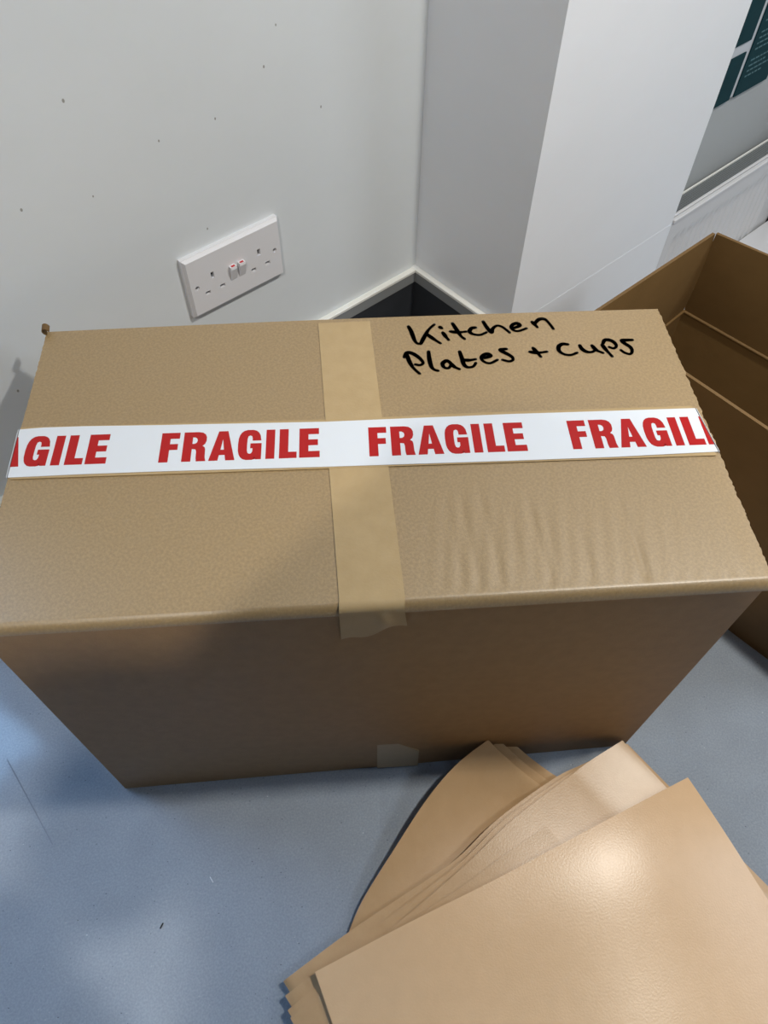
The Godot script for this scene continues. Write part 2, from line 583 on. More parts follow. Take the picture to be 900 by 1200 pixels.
# ---------------------------------------------------------------- radiator and poster in the recess
func radiator() -> void:
	var h := 0.222
	var pb := room_xyz(at_height(796.5, 228, h))
	var pf := room_xyz(at_height(898, 190, h))
	var d0 := pb.z
	var d1 := pf.z
	var a0 := 0.419
	var a1: float = room_xyz(on_wall(892, 275, d1)).x
	var t := thing("radiator", "low white panel radiator with slatted top grille and ribbed front beside the pier", "radiator", rm(a0, 0, 0), YAW)
	var inv := t.transform.affine_inverse()
	var L := a1 - a0
	var dd := d1
	# ribbed front: flat band at the top, pressed flutes under it
	var s := Shape.new()
	var f := func(u: float, v: float) -> Vector3:
		var x := u * L
		var y := 0.012 + v * (h - 0.02)
		var z := dd - 0.004
		var band := smoothstep(0.0, 0.03, h - 0.038 - y) * smoothstep(0.0, 0.02, y - 0.02)
		var edge := smoothstep(0.0, 0.01, x - 0.015) * smoothstep(0.0, 0.01, L - 0.05 - x)
		z -= band * edge * 0.006 * (0.5 - 0.5 * cos(x / 0.0225 * TAU))
		return Vector3(x, y, z)
	s.slab(f, 120, 40, 0.002, Vector3.BACK)
	build("front_panel", s, M.radiator, t)
	var fr := Shape.new()
	fr.box(Vector3(L / 2, h - 0.004, dd - 0.004), Vector3(L / 2, 0.004, 0.004), Basis(), 0.0015)
	fr.box(Vector3(L / 2, h - 0.0035, dd - 0.0125), Vector3(L / 2, 0.0025, 0.0028), Basis(), 0.001)
	build("front_rail", fr, M.radiator, t)
	var br := Shape.new()
	br.box(Vector3(L / 2, h - 0.004, d0), Vector3(L / 2, 0.004, 0.0012))
	build("back_rail", br, M.white_trim, t)
	var k := Shape.new()
	var depth := dd - 0.016 - d0
	k.box(Vector3(L / 2, h - 0.012, d0 + depth / 2 + 0.001), Vector3(L / 2 - 0.002, 0.001, depth / 2))
	build("grille_tray", k, M.dark_gap, t)
	for i in 96:
		var b := Shape.new()
		b.box(Vector3(0.003 + (L - 0.006) * i / 95.0, h - 0.006, d0 + depth / 2 + 0.001), Vector3(0.0008, 0.0035, depth / 2))
		build("grille_slat", b, M.grille, t)
	for x in [0.0, L]:
		var e := Shape.new()
		e.box(Vector3(x, h / 2, (d0 + dd) / 2), Vector3(0.0012, h / 2 - 0.012, (dd - d0) / 2 - 0.004))
		build("side_panel", e, M.radiator, t)
	var bk := Shape.new()
	bk.box(Vector3(L / 2, h / 2, d0 + 0.006), Vector3(L / 2 - 0.002, h / 2 - 0.014, 0.005))
	build("back_panel", bk, M.radiator, t)
	# white boxing right of the radiator, behind a dark gap
	block("wall_right_pier", a1 + 0.009, a1 + 0.4, 0, CEIL, 0.155, 0.75, M.wall)
	block("trim_1", a1 + 0.001, a1 + 0.0085, 0, 0.25, 0.155, d1 + 0.004, M.dark_gap)
	block("trim_2", a0, a1, 0, 0.035, d1 + 0.001, d1 + 0.075, M.radiator)

func poster() -> void:
	var D := 0.157
	var g := func(px: float, py: float) -> Vector2:
		var q := room_xyz(on_wall(px, py, D))
		return Vector2(q.x, q.y)
	var lb: Vector2 = g.call(852, 115)     # foot of the narrow column
	var rb: Vector2 = g.call(855, 115.5)
	var re: Vector2 = g.call(895, 92.5)
	var split: Vector2 = g.call(859, 61)
	var bottom: float = (lb.y + re.y) / 2
	var gap: float = 0.009
	var t := thing("poster", "dark teal notice board in panels with small pale lettering on the recess wall", "poster", rm(0.3, bottom, D), YAW)
	var off := Vector3(0.3, bottom, 0)
	var mat := noisy(Color(0.03, 0.185, 0.215), Color(0.04, 0.215, 0.245), 0.6, 3.0, 0.02, 21, 0.0, 0.05, 0.25)
	var x1: float = lb.x
	var x2: float = rb.x + 0.003
	var x3: float = re.x
	var back := Shape.new()
	back.box(Vector3((0.43 + x3) / 2, 0.5, 0.0005) + Vector3(-0.3, 0, 0), Vector3((x3 - 0.43) / 2, 0.499, 0.0015))
	build("backing", back, plain(Color(0.74, 0.76, 0.79), 0.6), t)
	var sy: float = split.y - bottom
	var list := [[0.43, x1, 0.0, sy - gap], [0.43, x1, sy + gap, 0.5], [x2, x3, 0.0, 0.5], [0.43, x1, 0.515, 0.99], [x2, x3, 0.515, 0.99]]
	var panels := []
	for q in list:
		var s := Shape.new()
		s.box(Vector3((q[0] + q[1]) / 2 - off.x, (q[2] + q[3]) / 2, 0.0035), Vector3(q[1] - q[0], q[3] - q[2], 0.002) / 2)
		panels.append(build("panel", s, mat, t))
	# lines of tiny, unreadable print
	var r := RandomNumberGenerator.new()
	r.seed = 4
	var ink := plain(Color(0.28, 0.42, 0.45), 0.6)
	var s := Shape.new()
	for row in 17:
		var y := 0.03 + row * 0.0085
		if row % 5 == 4:
			continue
		var x: float = x2 + 0.012
		var stop: float = x3 - r.randf_range(0.012, 0.05)
		while x < stop:
			var w := r.randf_range(0.003, 0.012)
			s.box(Vector3(x + w / 2 - off.x, y, 0.0047), Vector3(w / 2, 0.0012, 0.0003))
			x += w + 0.003
	var print_ := build("lettering", s, ink, panels[2])
	print_.set_meta("kind", "stuff")

# ---------------------------------------------------------------- the taped box
func lin(a: Vector3, b: Vector3, c: Vector3, d: Vector3, u: float, v: float) -> Vector3:
	return a.lerp(b, u).lerp(d.lerp(c, u), v)

func top_wave(x: float, z: float) -> float:            # shallow flutes that show through the liner
	var y := 0.0
	var fade := smoothstep(0.03, 0.08, x) * (1.0 - smoothstep(0.24, 0.27, x)) * smoothstep(-0.43, -0.38, z)
	var lines := [0.065, 0.079, 0.098, 0.118, 0.139, 0.150, 0.176, 0.222]
	var deep := [0.35, 0.55, 0.5, 0.3, 0.6, 0.35, 0.5, 0.9]
	for k in lines.size():
		var c: float = lines[k] + (z + 0.33) * 0.14
		y -= 0.001 * deep[k] * exp(-pow((x - c) / 0.0035, 2.0))
	y *= fade
	y += 0.00018 * sin(x * 410.0 + z * 30.0) * smoothstep(0.02, 0.06, x) * smoothstep(-0.45, -0.36, z)
	return y

var ragged_noise := FastNoiseLite.new()
func ragged(t: float, k: float) -> float:
	ragged_noise.frequency = 22.0
	return 0.0013 * ragged_noise.get_noise_2d(t, k * 3.7) + 0.0009 * ragged_noise.get_noise_2d(t * 4.0, k * 7.1)

func taped_box() -> void:
	var bl := at_height(55, 389, TOP)
	var br := at_height(771, 362, TOP)
	var fr := at_height(909, 684.5, TOP)
	var fl := at_height(-40, 741, TOP)
	var gl := at_height(147, 924, 0)
	var gr := at_height(731, 873.5, 0)
	var cr := at_height(899, 697, TOP - 0.012)   # right front edge of the body below the flap
	cr.y = TOP - 0.006
	var base := Vector3(-0.01, 0, -0.45)
	var t := thing("moving_box", "large closed brown cardboard box with red and white warning tape across its top", "box", base)
	var o := -base
	var depth_l := bl - fl
	var depth_r := br - fr
	var hb := TOP - 0.006
	var body_fl := Vector3(fl.x + 0.004, hb, fl.z - 0.003)
	var body_fr := Vector3(cr.x, hb, fr.z - 0.003)
	var body_bl := Vector3(bl.x + 0.006, hb, bl.z + 0.003)
	var body_br := Vector3(br.x - 0.006, hb, br.z + 0.003)
	var g_bl := gl + depth_l * Vector3(1, 0, 1)
	var g_br := gr + depth_r * Vector3(1, 0, 1)
	var th := 0.006
	var panels := [["front_panel", gl, gr, body_fr, body_fl, Vector3.BACK], ["back_panel", g_br, g_bl, body_bl, body_br, Vector3.FORWARD], ["side_panel", g_bl, gl, body_fl, body_bl, Vector3.LEFT], ["side_panel", gr, g_br, body_br, body_fr, Vector3.RIGHT]]
	for k in panels:
		var s := Shape.new()
		var bulge: float = 0.006 if k[0] == "front_panel" else 0.002
		s.slab(func(u: float, v: float) -> Vector3:
			var q := lin(k[1], k[2], k[3], k[4], u, v) + o
			return q + k[5] * bulge * sin(PI * u) * sin(PI * v), 40, 30, th, k[5])
		build(k[0], s, M.kraft_front, t)
	var bs := Shape.new()
	bs.slab(func(u: float, v: float) -> Vector3: return lin(gl, gr, g_br, g_bl, 0.01 + 0.98 * u, 0.01 + 0.98 * v) + o + Vector3(0, 0.007, 0), 2, 2, 0.005, Vector3.UP)
	build("base", bs, M.kraft_front, t)
	# two flaps meet under the warning tape; the front one rolls over its fold
	var seam := 0.47
	var ff := func(u: float, v: float) -> Vector3:
		# v: 0 foot of the roll, 0.12 start of the flat top, 1 seam
		var q: Vector3
		if v < 0.12:
			var g := (v / 0.12) * PI / 2
			var r := 0.007
			q = fl.lerp(fr, u) + Vector3(0, -r + r * sin(g), -r + r * cos(g))
			q.y -= 0.004 * (1.0 - v / 0.12)
			return q + o
		var w := (v - 0.12) / 0.88
		var z0 := fl.lerp(fr, u) + Vector3(0, 0, -0.007)
		q = z0.lerp(bl.lerp(br, u), w * seam)
		var e := ragged(w, 1.0) * smoothstep(0.97, 1.0, u)
		q.x += e - ragged(w, 5.0) * 0.4 * smoothstep(0.97, 1.0, 1.0 - u)
		q.y += top_wave(q.x, q.z) * smoothstep(0.0, 0.07, w) - 0.004 * smoothstep(0.96, 1.0, u) * w * (1.0 - w)
		return q + o
	var s1 := Shape.new()
	s1.slab(ff, 260, 100, 0.005, Vector3.UP)
	build("flap", s1, M.kraft, t)
	var fb := func(u: float, v: float) -> Vector3:
		var w := seam + 0.004 + v * (1.0 - seam - 0.004)
		var q := fl.lerp(fr, u).lerp(bl.lerp(br, u), w)
		q.x += ragged(v, 2.0) * smoothstep(0.97, 1.0, u) - ragged(v, 4.0) * 0.4 * smoothstep(0.97, 1.0, 1.0 - u)
		q.z -= 0.003 * sin(PI * u) * v
		return q + o
	var s2 := Shape.new()
	s2.slab(fb, 120, 60, 0.005, Vector3.UP)
	build("flap", s2, M.kraft, t)
	# little curled tongue of torn liner at the far left corner
	var tg := Shape.new()
	var pc := bl + o
	tg.slab(func(u: float, v: float) -> Vector3:
		var g := v * 4.6
		var r := 0.0042
		return pc + Vector3(-0.0005 - r * sin(g) + 0.002 * u, 0.001 + r * (1.0 - cos(g)) - 0.001, -0.001 + 0.009 * (u - 0.3)), 4, 14, 0.0009, Vector3.UP)
	build("torn_corner", tg, M.kraft_open, t)
	kraft_tape(t, o)
	warning_tape(t, o)
	handwriting(t, o)

func kraft_tape(t: Node3D, o: Vector3) -> void:
	var b0 := at_height(373, 379.5, TOP)
	var b1 := at_height(433.5, 377, TOP)
	var f0 := at_height(397, 713, TOP)
	var f1 := at_height(474.5, 708, TOP)
	var lift := 0.0011
	var s := Shape.new()
	s.slab(func(u: float, v: float) -> Vector3:
		if v < 0.1:                    # hangs down the front, torn along its foot
			var w := 1.0 - v / 0.1
			var foot := lerpf(0.046, 0.029, smoothstep(0.25, 0.75, u)) - 0.003 * sin(u * 9.0)
			var q0 := f0.lerp(f1, u) + Vector3(0, 0, 0.001)
			return q0 + o + Vector3(0.003 * w * u, -0.007 - w * foot, 0.0012 + 0.0015 * exp(-pow((u - 0.62 - w * 0.1) / 0.1, 2.0)) * sin(PI * w))
		if v < 0.2:
			var g := ((v - 0.1) / 0.1) * PI / 2
			var r := 0.0075
			return f0.lerp(f1, u) + o + Vector3(0, lift - r + r * sin(g), -0.007 + (r + 0.0015) * cos(g))
		var w2 := (v - 0.2) / 0.8
		var q := (f0 + Vector3(0, 0, -0.007)).lerp(b0, w2).lerp((f1 + Vector3(0, 0, -0.007)).lerp(b1, w2), u)
		return q + o + Vector3(0, lift - 0.0002 + 0.00012 * sin(q.z * 160.0 + u * 5.0), 0), 16, 90, 0.0005, Vector3.UP)
	var k := build("packing_tape", s, M.tape, t)
	k.set_meta("label", "pale brown packing tape strip with torn end")
	# torn end of the tape that closes the bottom
	var e := Shape.new()
	var pts := [Vector2(442, 900), Vector2(442, 868), Vector2(462, 870), Vector2(491, 880), Vector2(489.5, 897)]
	var zs := func(px: float, py: float) -> Vector3:
		var d := ray(px, py)
		var a := at_height(147, 924, 0) + Vector3(0, 0, 0.0045)
		var b := at_height(731, 873.5, 0) + Vector3(0, 0, 0.0045)
		var c := at_height(-40, 741, TOP) + Vector3(0, 0, 0.0045)
		var n := (b - a).cross(c - a).normalized()
		return EYE + d * ((a - EYE).dot(n) / d.dot(n))
	var p0: Vector3 = zs.call(pts[0].x, pts[0].y)
	for k2 in range(1, pts.size() - 1):
		var pa: Vector3 = zs.call(pts[k2].x, pts[k2].y)
		var pb: Vector3 = zs.call(pts[k2 + 1].x, pts[k2 + 1].y)
		e.tri(p0 + o, pa + o, pb + o, Vector3.BACK)
		e.tri(p0 + o - Vector3(0, 0, 0.0015), pa + o - Vector3(0, 0, 0.0015), pb + o - Vector3(0, 0, 0.0015), Vector3.FORWARD)
	for k2 in range(0, pts.size() - 1):
		var pa: Vector3 = zs.call(pts[k2].x, pts[k2].y)
		var pb: Vector3 = zs.call(pts[k2 + 1].x, pts[k2 + 1].y)
		e.quad(pa + o, pb + o, pb + o - Vector3(0, 0, 0.0015), pa + o - Vector3(0, 0, 0.0015), Vector3.UP)
	var bt := build("packing_tape", e, M.tape, t)
	bt.set_meta("label", "torn end of the bottom packing tape")

func glyph(c: String) -> Array:
	match c:
		"F":
			return [[Vector2(0, 0), Vector2(0, 36), Vector2(17.2, 36), Vector2(17.2, 28.6), Vector2(8.6, 28.6), Vector2(8.6, 22), Vector2(16.2, 22), Vector2(16.2, 14.8), Vector2(8.6, 14.8), Vector2(8.6, 0)]]
		"R":
			return [[Vector2(0, 0), Vector2(0, 36), Vector2(8.5, 36), Vector2(8.5, 0)],
				[Vector2(8.5, 36), Vector2(13.5, 36), Vector2(17.5, 35.2), Vector2(20.3, 32.8), Vector2(21.6, 29.3), Vector2(21.6, 24.8), Vector2(20.6, 21.2), Vector2(18.2, 18.6), Vector2(20.3, 17), Vector2(21, 14.5), Vector2(21.3, 5), Vector2(22.3, 0), Vector2(13.6, 0), Vector2(13, 4), Vector2(12.8, 12), Vector2(12, 14.6), Vector2(8.5, 15.2), Vector2(8.5, 21.3), Vector2(10.8, 21.5), Vector2(12.6, 22.8), Vector2(13.2, 25.4), Vector2(12.6, 28), Vector2(10.8, 29.4), Vector2(8.5, 29.6)]]
		"A":
			return [[Vector2(0, 0), Vector2(7.8, 36), Vector2(12.15, 36), Vector2(12.15, 26), Vector2(10.5, 13), Vector2(12.15, 13), Vector2(12.15, 6.6), Vector2(9.5, 6.6), Vector2(8.6, 0)],
				[Vector2(24.3, 0), Vector2(16.5, 36), Vector2(12.15, 36), Vector2(12.15, 26), Vector2(13.8, 13), Vector2(12.15, 13), Vector2(12.15, 6.6), Vector2(14.8, 6.6), Vector2(15.7, 0)]]
		"G":
			var g := [Vector2(21.8, 23)]
			for k in range(1, 18):
				var a := deg_to_rad(15.0 + k * 16.4)
				g.append(Vector2(11 + 11 * signf(cos(a)) * pow(absf(cos(a)), 0.72), 18 + 18.6 * signf(sin(a)) * pow(absf(sin(a)), 0.72)))
			g.append_array([Vector2(14.6, 1.2), Vector2(16.2, 3.4), Vector2(16.8, 0), Vector2(22.2, 0), Vector2(22.2, 19.6), Vector2(11.6, 19.6), Vector2(11.6, 13.6), Vector2(13.9, 13.6), Vector2(13.7, 9.5), Vector2(12.6, 7.3), Vector2(11, 6.9), Vector2(9.4, 7.8), Vector2(8.7, 11), Vector2(8.6, 18), Vector2(8.7, 25), Vector2(9.4, 28.6), Vector2(11.2, 29.6), Vector2(12.9, 28.6), Vector2(13.5, 26), Vector2(13.5, 23)])
			return [g]
		"I":
			return [[Vector2(0, 0), Vector2(0, 36), Vector2(8.3, 36), Vector2(8.3, 0)]]
		"L":
			return [[Vector2(0, 0), Vector2(0, 36), Vector2(8.5, 36), Vector2(8.5, 7.6), Vector2(16.4, 7.6), Vector2(16.4, 0)]]
	return [[Vector2(0, 0), Vector2(0, 36), Vector2(18.6, 36), Vector2(18.6, 28.6), Vector2(8.6, 28.6), Vector2(8.6, 22), Vector2(17.6, 22), Vector2(17.6, 14.8), Vector2(8.6, 14.8), Vector2(8.6, 7.6), Vector2(19.2, 7.6), Vector2(19.2, 0)]]

func warning_tape(t: Node3D, o: Vector3) -> void:
	# frame of the tape on the lid: x along it, y across, z up, in millimetres
	var a := Vector3(-0.3434, TOP + 0.0014, -0.4177) + o
	var e := Vector3(0.998, 0, -0.0638)
	var f := Transform3D(Basis(e * 0.001, Vector3(-0.0638, 0, -0.998) * 0.001, Vector3.UP), a)
	# a clear under-tape, a little wider
	var c := Shape.new()
	c.plate(PackedVector2Array([Vector2(2, -2.5), Vector2(657, -4), Vector2(652, 59.5), Vector2(440, 60), Vector2(300, 57.5), Vector2(-2, 60.5)]), f.translated(Vector3(0, -0.0006, 0)), 0.0004)
	build("under_tape", c, M.tape, t)
	var lo := [Vector2(0, -1), Vector2(70, 0), Vector2(140, 0), Vector2(290, -1.5), Vector2(460, -2.2), Vector2(560, -2), Vector2(659.3, 0)]
	var hi := [Vector2(653.6, 55.8), Vector2(552, 56), Vector2(470, 56.2), Vector2(290, 54.2), Vector2(130, 57), Vector2(57, 58.8), Vector2(20, 58.8), Vector2(-2.2, 57.4)]
	var poly := PackedVector2Array(lo + hi)
	var s := Shape.new()
	s.plate(poly, f, 0.0004)
	# the ends fold down over the box sides
	for k in [[Vector2(0, -1), Vector2(-2.2, 57.4), -1.0], [Vector2(659.3, 0), Vector2(653.6, 55.8), 1.0]]:
		var p: Vector3 = f * Vector3(k[0].x, k[0].y, 0.0004)
		var q: Vector3 = f * Vector3(k[1].x, k[1].y, 0.0004)
		s.slab(func(u: float, v: float) -> Vector3: return p.lerp(q, u) + Vector3(k[2] * (0.0015 + 0.001 * sin(v * PI)), -0.07 * v, 0), 4, 6, 0.0004, Vector3(k[2], 0, 0))
	var w := build("warning_tape", s, M.tape_white, t)
	w.set_meta("label", "white tape with bold red capital letters")
	var at := [0.0, 21.1, 46.0, 72.6, 98.9, 111.5, 130.3]
	for start in [-63.5, 134.4, 330.4, 523.0]:
		for k in 7:
			var l := Shape.new()
			var any := false
			for piece in glyph("FRAGILE"[k]):
				var pp := PackedVector2Array()
				for q in piece:
					pp.append(Vector2(q.x + at[k] + start, q.y + 10.2 + (1.2 if start < 0.0 else 0.0) - (1.4 if start > 300.0 else 0.0)))
				for cutp in Geometry2D.intersect_polygons(pp, poly):
					l.plate(cutp, f.translated(Vector3(0, 0.0004, 0)), 0.00015)
					any = true
			if any:
				build("letter", l, M.tape_red, w)

func stroke(s: Shape, o: Vector3, off: Vector2, pts: Array, r: float) -> void:
	var way := PackedVector3Array()
	var n := pts.size()
	for k in n - 1:
		for j in 5:
			var q: Vector2 = (pts[k] as Vector2).cubic_interpolate(pts[k + 1], pts[maxi(k - 1, 0)], pts[mini(k + 2, n - 1)], j / 5.0)
			way.append(at_height(off.x + q.x / 9.0, off.y + q.y / 9.0, TOP) + o)
	way.append(at_height(off.x + pts[n - 1].x / 9.0, off.y + pts[n - 1].y / 9.0, TOP) + o)
	var y := 0.0004
	for k in way.size():
		var t := float(k) / (way.size() - 1)
		var rr := r * (0.75 + 0.35 * sin(PI * minf(t * 1.4 + 0.1, 1.0)))
		var c := way[k] + Vector3(0, y, 0)
		for g in 10:
			var g0 := TAU * g / 10
			var g1 := TAU * (g + 1) / 10
			s.tri(c, c + Vector3(cos(g0), 0, sin(g0)) * rr, c + Vector3(cos(g1), 0, sin(g1)) * rr, Vector3.UP)
		if k + 1 < way.size():
			var d := way[k + 1] - way[k]
			var w := Vector3(-d.z, 0, d.x).normalized() * rr
			s.quad(c + w, c - w, way[k + 1] + Vector3(0, y, 0) - w, way[k + 1] + Vector3(0, y, 0) + w, Vector3.UP)

func handwriting(t: Node3D, o: Vector3) -> void:
	var h := Node3D.new()
	h.name = "handwriting"
	t.add_child(h)
	h.set_meta("label", "black marker handwriting")
	var A := Vector2(470, 365)
	var B := Vector2(560, 365)
	var C := Vector2(650, 380)
	var letters := [
		[A, [[Vector2(78, 160), Vector2(108, 215), Vector2(140, 300), Vector2(168, 337), Vector2(208, 343)], [Vector2(208, 343), Vector2(240, 280), Vector2(290, 195), Vector2(350, 140)], [Vector2(270, 240), Vector2(340, 290), Vector2(415, 338)]]],
		[A, [[Vector2(440, 225), Vector2(470, 265), Vector2(502, 303)], [Vector2(408, 166), Vector2(430, 180)]]],
		[A, [[Vector2(542, 128), Vector2(590, 200), Vector2(630, 260), Vector2(670, 292)], [Vector2(520, 213), Vector2(600, 222), Vector2(690, 214)]]],
		[A, [[Vector2(785, 172), Vector2(745, 178), Vector2(722, 210), Vector2(750, 238), Vector2(830, 250), Vector2(900, 222)]]],
		[B, [[Vector2(55, 108), Vector2(95, 170), Vector2(143, 222), Vector2(155, 185), Vector2(200, 152), Vector2(260, 167), Vector2(335, 225)]]],
		[B, [[Vector2(375, 178), Vector2(442, 152), Vector2(415, 128), Vector2(372, 138), Vector2(350, 168), Vector2(375, 200), Vector2(430, 208), Vector2(512, 180)]]],
		[B, [[Vector2(572, 112), Vector2(600, 140), Vector2(626, 168)], [Vector2(600, 130), Vector2(640, 88), Vector2(700, 82), Vector2(750, 125), Vector2(796, 186)]]],
		[A, [[Vector2(65, 460), Vector2(85, 525), Vector2(130, 598), Vector2(196, 658)], [Vector2(35, 485), Vector2(60, 438), Vector2(120, 445), Vector2(190, 490), Vector2(233, 543), Vector2(200, 568), Vector2(150, 560)]]],
		[A, [[Vector2(290, 425), Vector2(298, 500), Vector2(320, 585), Vector2(355, 618), Vector2(392, 627)]]],
		[A, [[Vector2(522, 545), Vector2(480, 522), Vector2(437, 552), Vector2(455, 592), Vector2(500, 600), Vector2(526, 568)], [Vector2(518, 545), Vector2(560, 585), Vector2(616, 610)]]],
		[A, [[Vector2(617, 425), Vector2(640, 490), Vector2(662, 560), Vector2(700, 590), Vector2(760, 583), Vector2(788, 545)], [Vector2(655, 513), Vector2(720, 516), Vector2(786, 506)]]],
		[B, [[Vector2(55, 495), Vector2(132, 474), Vector2(105, 450), Vector2(58, 462), Vector2(36, 492), Vector2(62, 530), Vector2(130, 548), Vector2(206, 512)]]],
		[B, [[Vector2(300, 398), Vector2(240, 404), Vector2(250, 420), Vector2(300, 445), Vector2(358, 480), Vector2(370, 512), Vector2(330, 528), Vector2(260, 512)]]],
		[B, [[Vector2(582, 388), Vector2(620, 430), Vector2(664, 480)], [Vector2(548, 428), Vector2(630, 438), Vector2(728, 426)]]],
		[C, [[Vector2(138, 214), Vector2(80, 211), Vector2(42, 238), Vector2(48, 285), Vector2(100, 318), Vector2(170, 326), Vector2(236, 302)]]],
		[C, [[Vector2(264, 225), Vector2(290, 265), Vector2(340, 293), Vector2(400, 293), Vector2(428, 268)], [Vector2(393, 226), Vector2(440, 275), Vector2(510, 304)]]],
		[C, [[Vector2(500, 218), Vector2(540, 270), Vector2(607, 342)], [Vector2(508, 205), Vector2(530, 168), Vector2(590, 172), Vector2(638, 205), Vector2(648, 238), Vector2(620, 256), Vector2(575, 242)]]],
		[C, [[Vector2(818, 167), Vector2(760, 169), Vector2(708, 174), Vector2(740, 205), Vector2(800, 245), Vector2(817, 288), Vector2(795, 316), Vector2(740, 303), Vector2(698, 274)]]],
	]
	for k in letters:
		var s := Shape.new()
		for pts in k[1]:
			stroke(s, o, k[0], pts, 0.00225)
		build("letter", s, M.marker, h)

# ---------------------------------------------------------------- the open box
func open_box() -> void:
	var hh := 0.2
	var rim := 0.35
	var kb := at_height(801, 364, hh)
	var kr := at_height(900, 420, hh)
	var e1 := (kr - kb).normalized()                # along the back wall, to the right
	var L := 0.5
	var fa := at_height(887, 631, 0.19)
	var e2 := Vector3(-e1.z, 0, e1.x)               # from the back wall to the front wall
	if e2.z < 0.0:
		e2 = -e2
	var D: float = (fa - kb).dot(e2)
	var base := kb + e1 * L / 2 + e2 * D / 2
	base.y = 0
	var t := thing("open_box", "open cardboard box with raised flaps behind the right side of the taped box", "box", base)
	var o := -base
	var up := Vector3.UP
	var c := [kb, kb + e1 * L, kb + e1 * L + e2 * D, kb + e2 * D]
	var th := 0.0045
	var inward := [e2, -e1, -e2, e1]
	for k in 4:
		var p: Vector3 = c[k]
		var q: Vector3 = c[(k + 1) % 4]
		var s := Shape.new()
		s.slab(func(u: float, v: float) -> Vector3:
			var w := p.lerp(q, u) + o
			return Vector3(w.x, v * hh, w.z) + inward[k] * 0.002 * sin(PI * u) * sin(PI * v), 12, 8, th, inward[k])
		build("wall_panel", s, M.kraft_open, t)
	var b := Shape.new()
	b.slab(func(u: float, v: float) -> Vector3: return lin(c[0], c[1], c[2], c[3], 0.012 + 0.976 * u, 0.015 + 0.97 * v) * Vector3(1, 0, 1) + o + Vector3(0, 0.007, 0), 2, 2, 0.005, up)
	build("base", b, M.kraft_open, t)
	# flaps: back, right, front, left; each from its fold to its rim
	var b0 := at_height(839.4, 274, rim)
	var b1d := (at_height(900, 300, rim) - b0).normalized()
	var f0 := at_height(806, 437, rim)
	var f1 := at_height(900, 500, rim)
	var fd := (f1 - f0).normalized()
	var l0 := at_height(838.4, 274, rim)
	var l1 := at_height(705, 362, rim)
	var ld := (l1 - l0).normalized()
	var fh0 := kb + e2 * D
	var flaps := [
		[kb + e1 * 0.0005, c[1], b0, b0 + b1d * (L - 0.01), e2],
		[c[1] + e2 * 0.01, c[2] - e2 * 0.01, c[1] + e1 * 0.05 + up * 0.145 + e2 * 0.012, c[2] + e1 * 0.05 + up * 0.145 - e2 * 0.012, -e1],
		[fh0, c[2], f0 - fd * 0.1, f0 + fd * (L - 0.1), -e2],
		[kb + e2 * 0.0005, fh0 - e2 * 0.004, l0, l0 + ld * 0.262, e1],
	]
	for k in flaps:
		var s := Shape.new()
		s.slab(func(u: float, v: float) -> Vector3:
			var q := lin(k[0], k[1], k[3], k[2], u, v) + o
			return q + k[4] * 0.003 * sin(PI * v), 24, 10, th, k[4])
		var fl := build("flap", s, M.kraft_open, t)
		var fo := Shape.new()
		fo.tube(PackedVector3Array([k[0] + o + k[4] * 0.001, k[1] + o + k[4] * 0.001]), 0.0026, 8)
		build("fold", fo, M.kraft_open, fl)

# ---------------------------------------------------------------- packing paper
func curve(pts: Array, t: float) -> Vector3:
	var x := t * (pts.size() - 1)
	var k := mini(int(x), pts.size() - 2)
	return (pts[k] as Vector3).cubic_interpolate(pts[k + 1], pts[maxi(k - 1, 0)], pts[mini(k + 2, pts.size() - 1)], x - k)

func sheet(label: String, edge: Array, sweep: Vector3, th: float, m: Material, wave: Callable, group: String, lift := 0.0) -> void:
	var a := []
	for q in edge:
		a.append(at_height(q.x, q.y, q.z + lift))
	var mid := curve(a, 0.5) + sweep * 0.5
	mid.y = 0
	var s := Shape.new()
	s.slab(func(u: float, v: float) -> Vector3:
		var q := curve(a, v) + sweep * u
		q.y = maxf(q.y + wave.call(u, v), th + 0.0008)
		return q - mid, 48, 64, th, Vector3.UP)
	var o := build(numbered("kraft_paper"), s, m)
	o.position = mid
	tag(o, label, "paper", group)

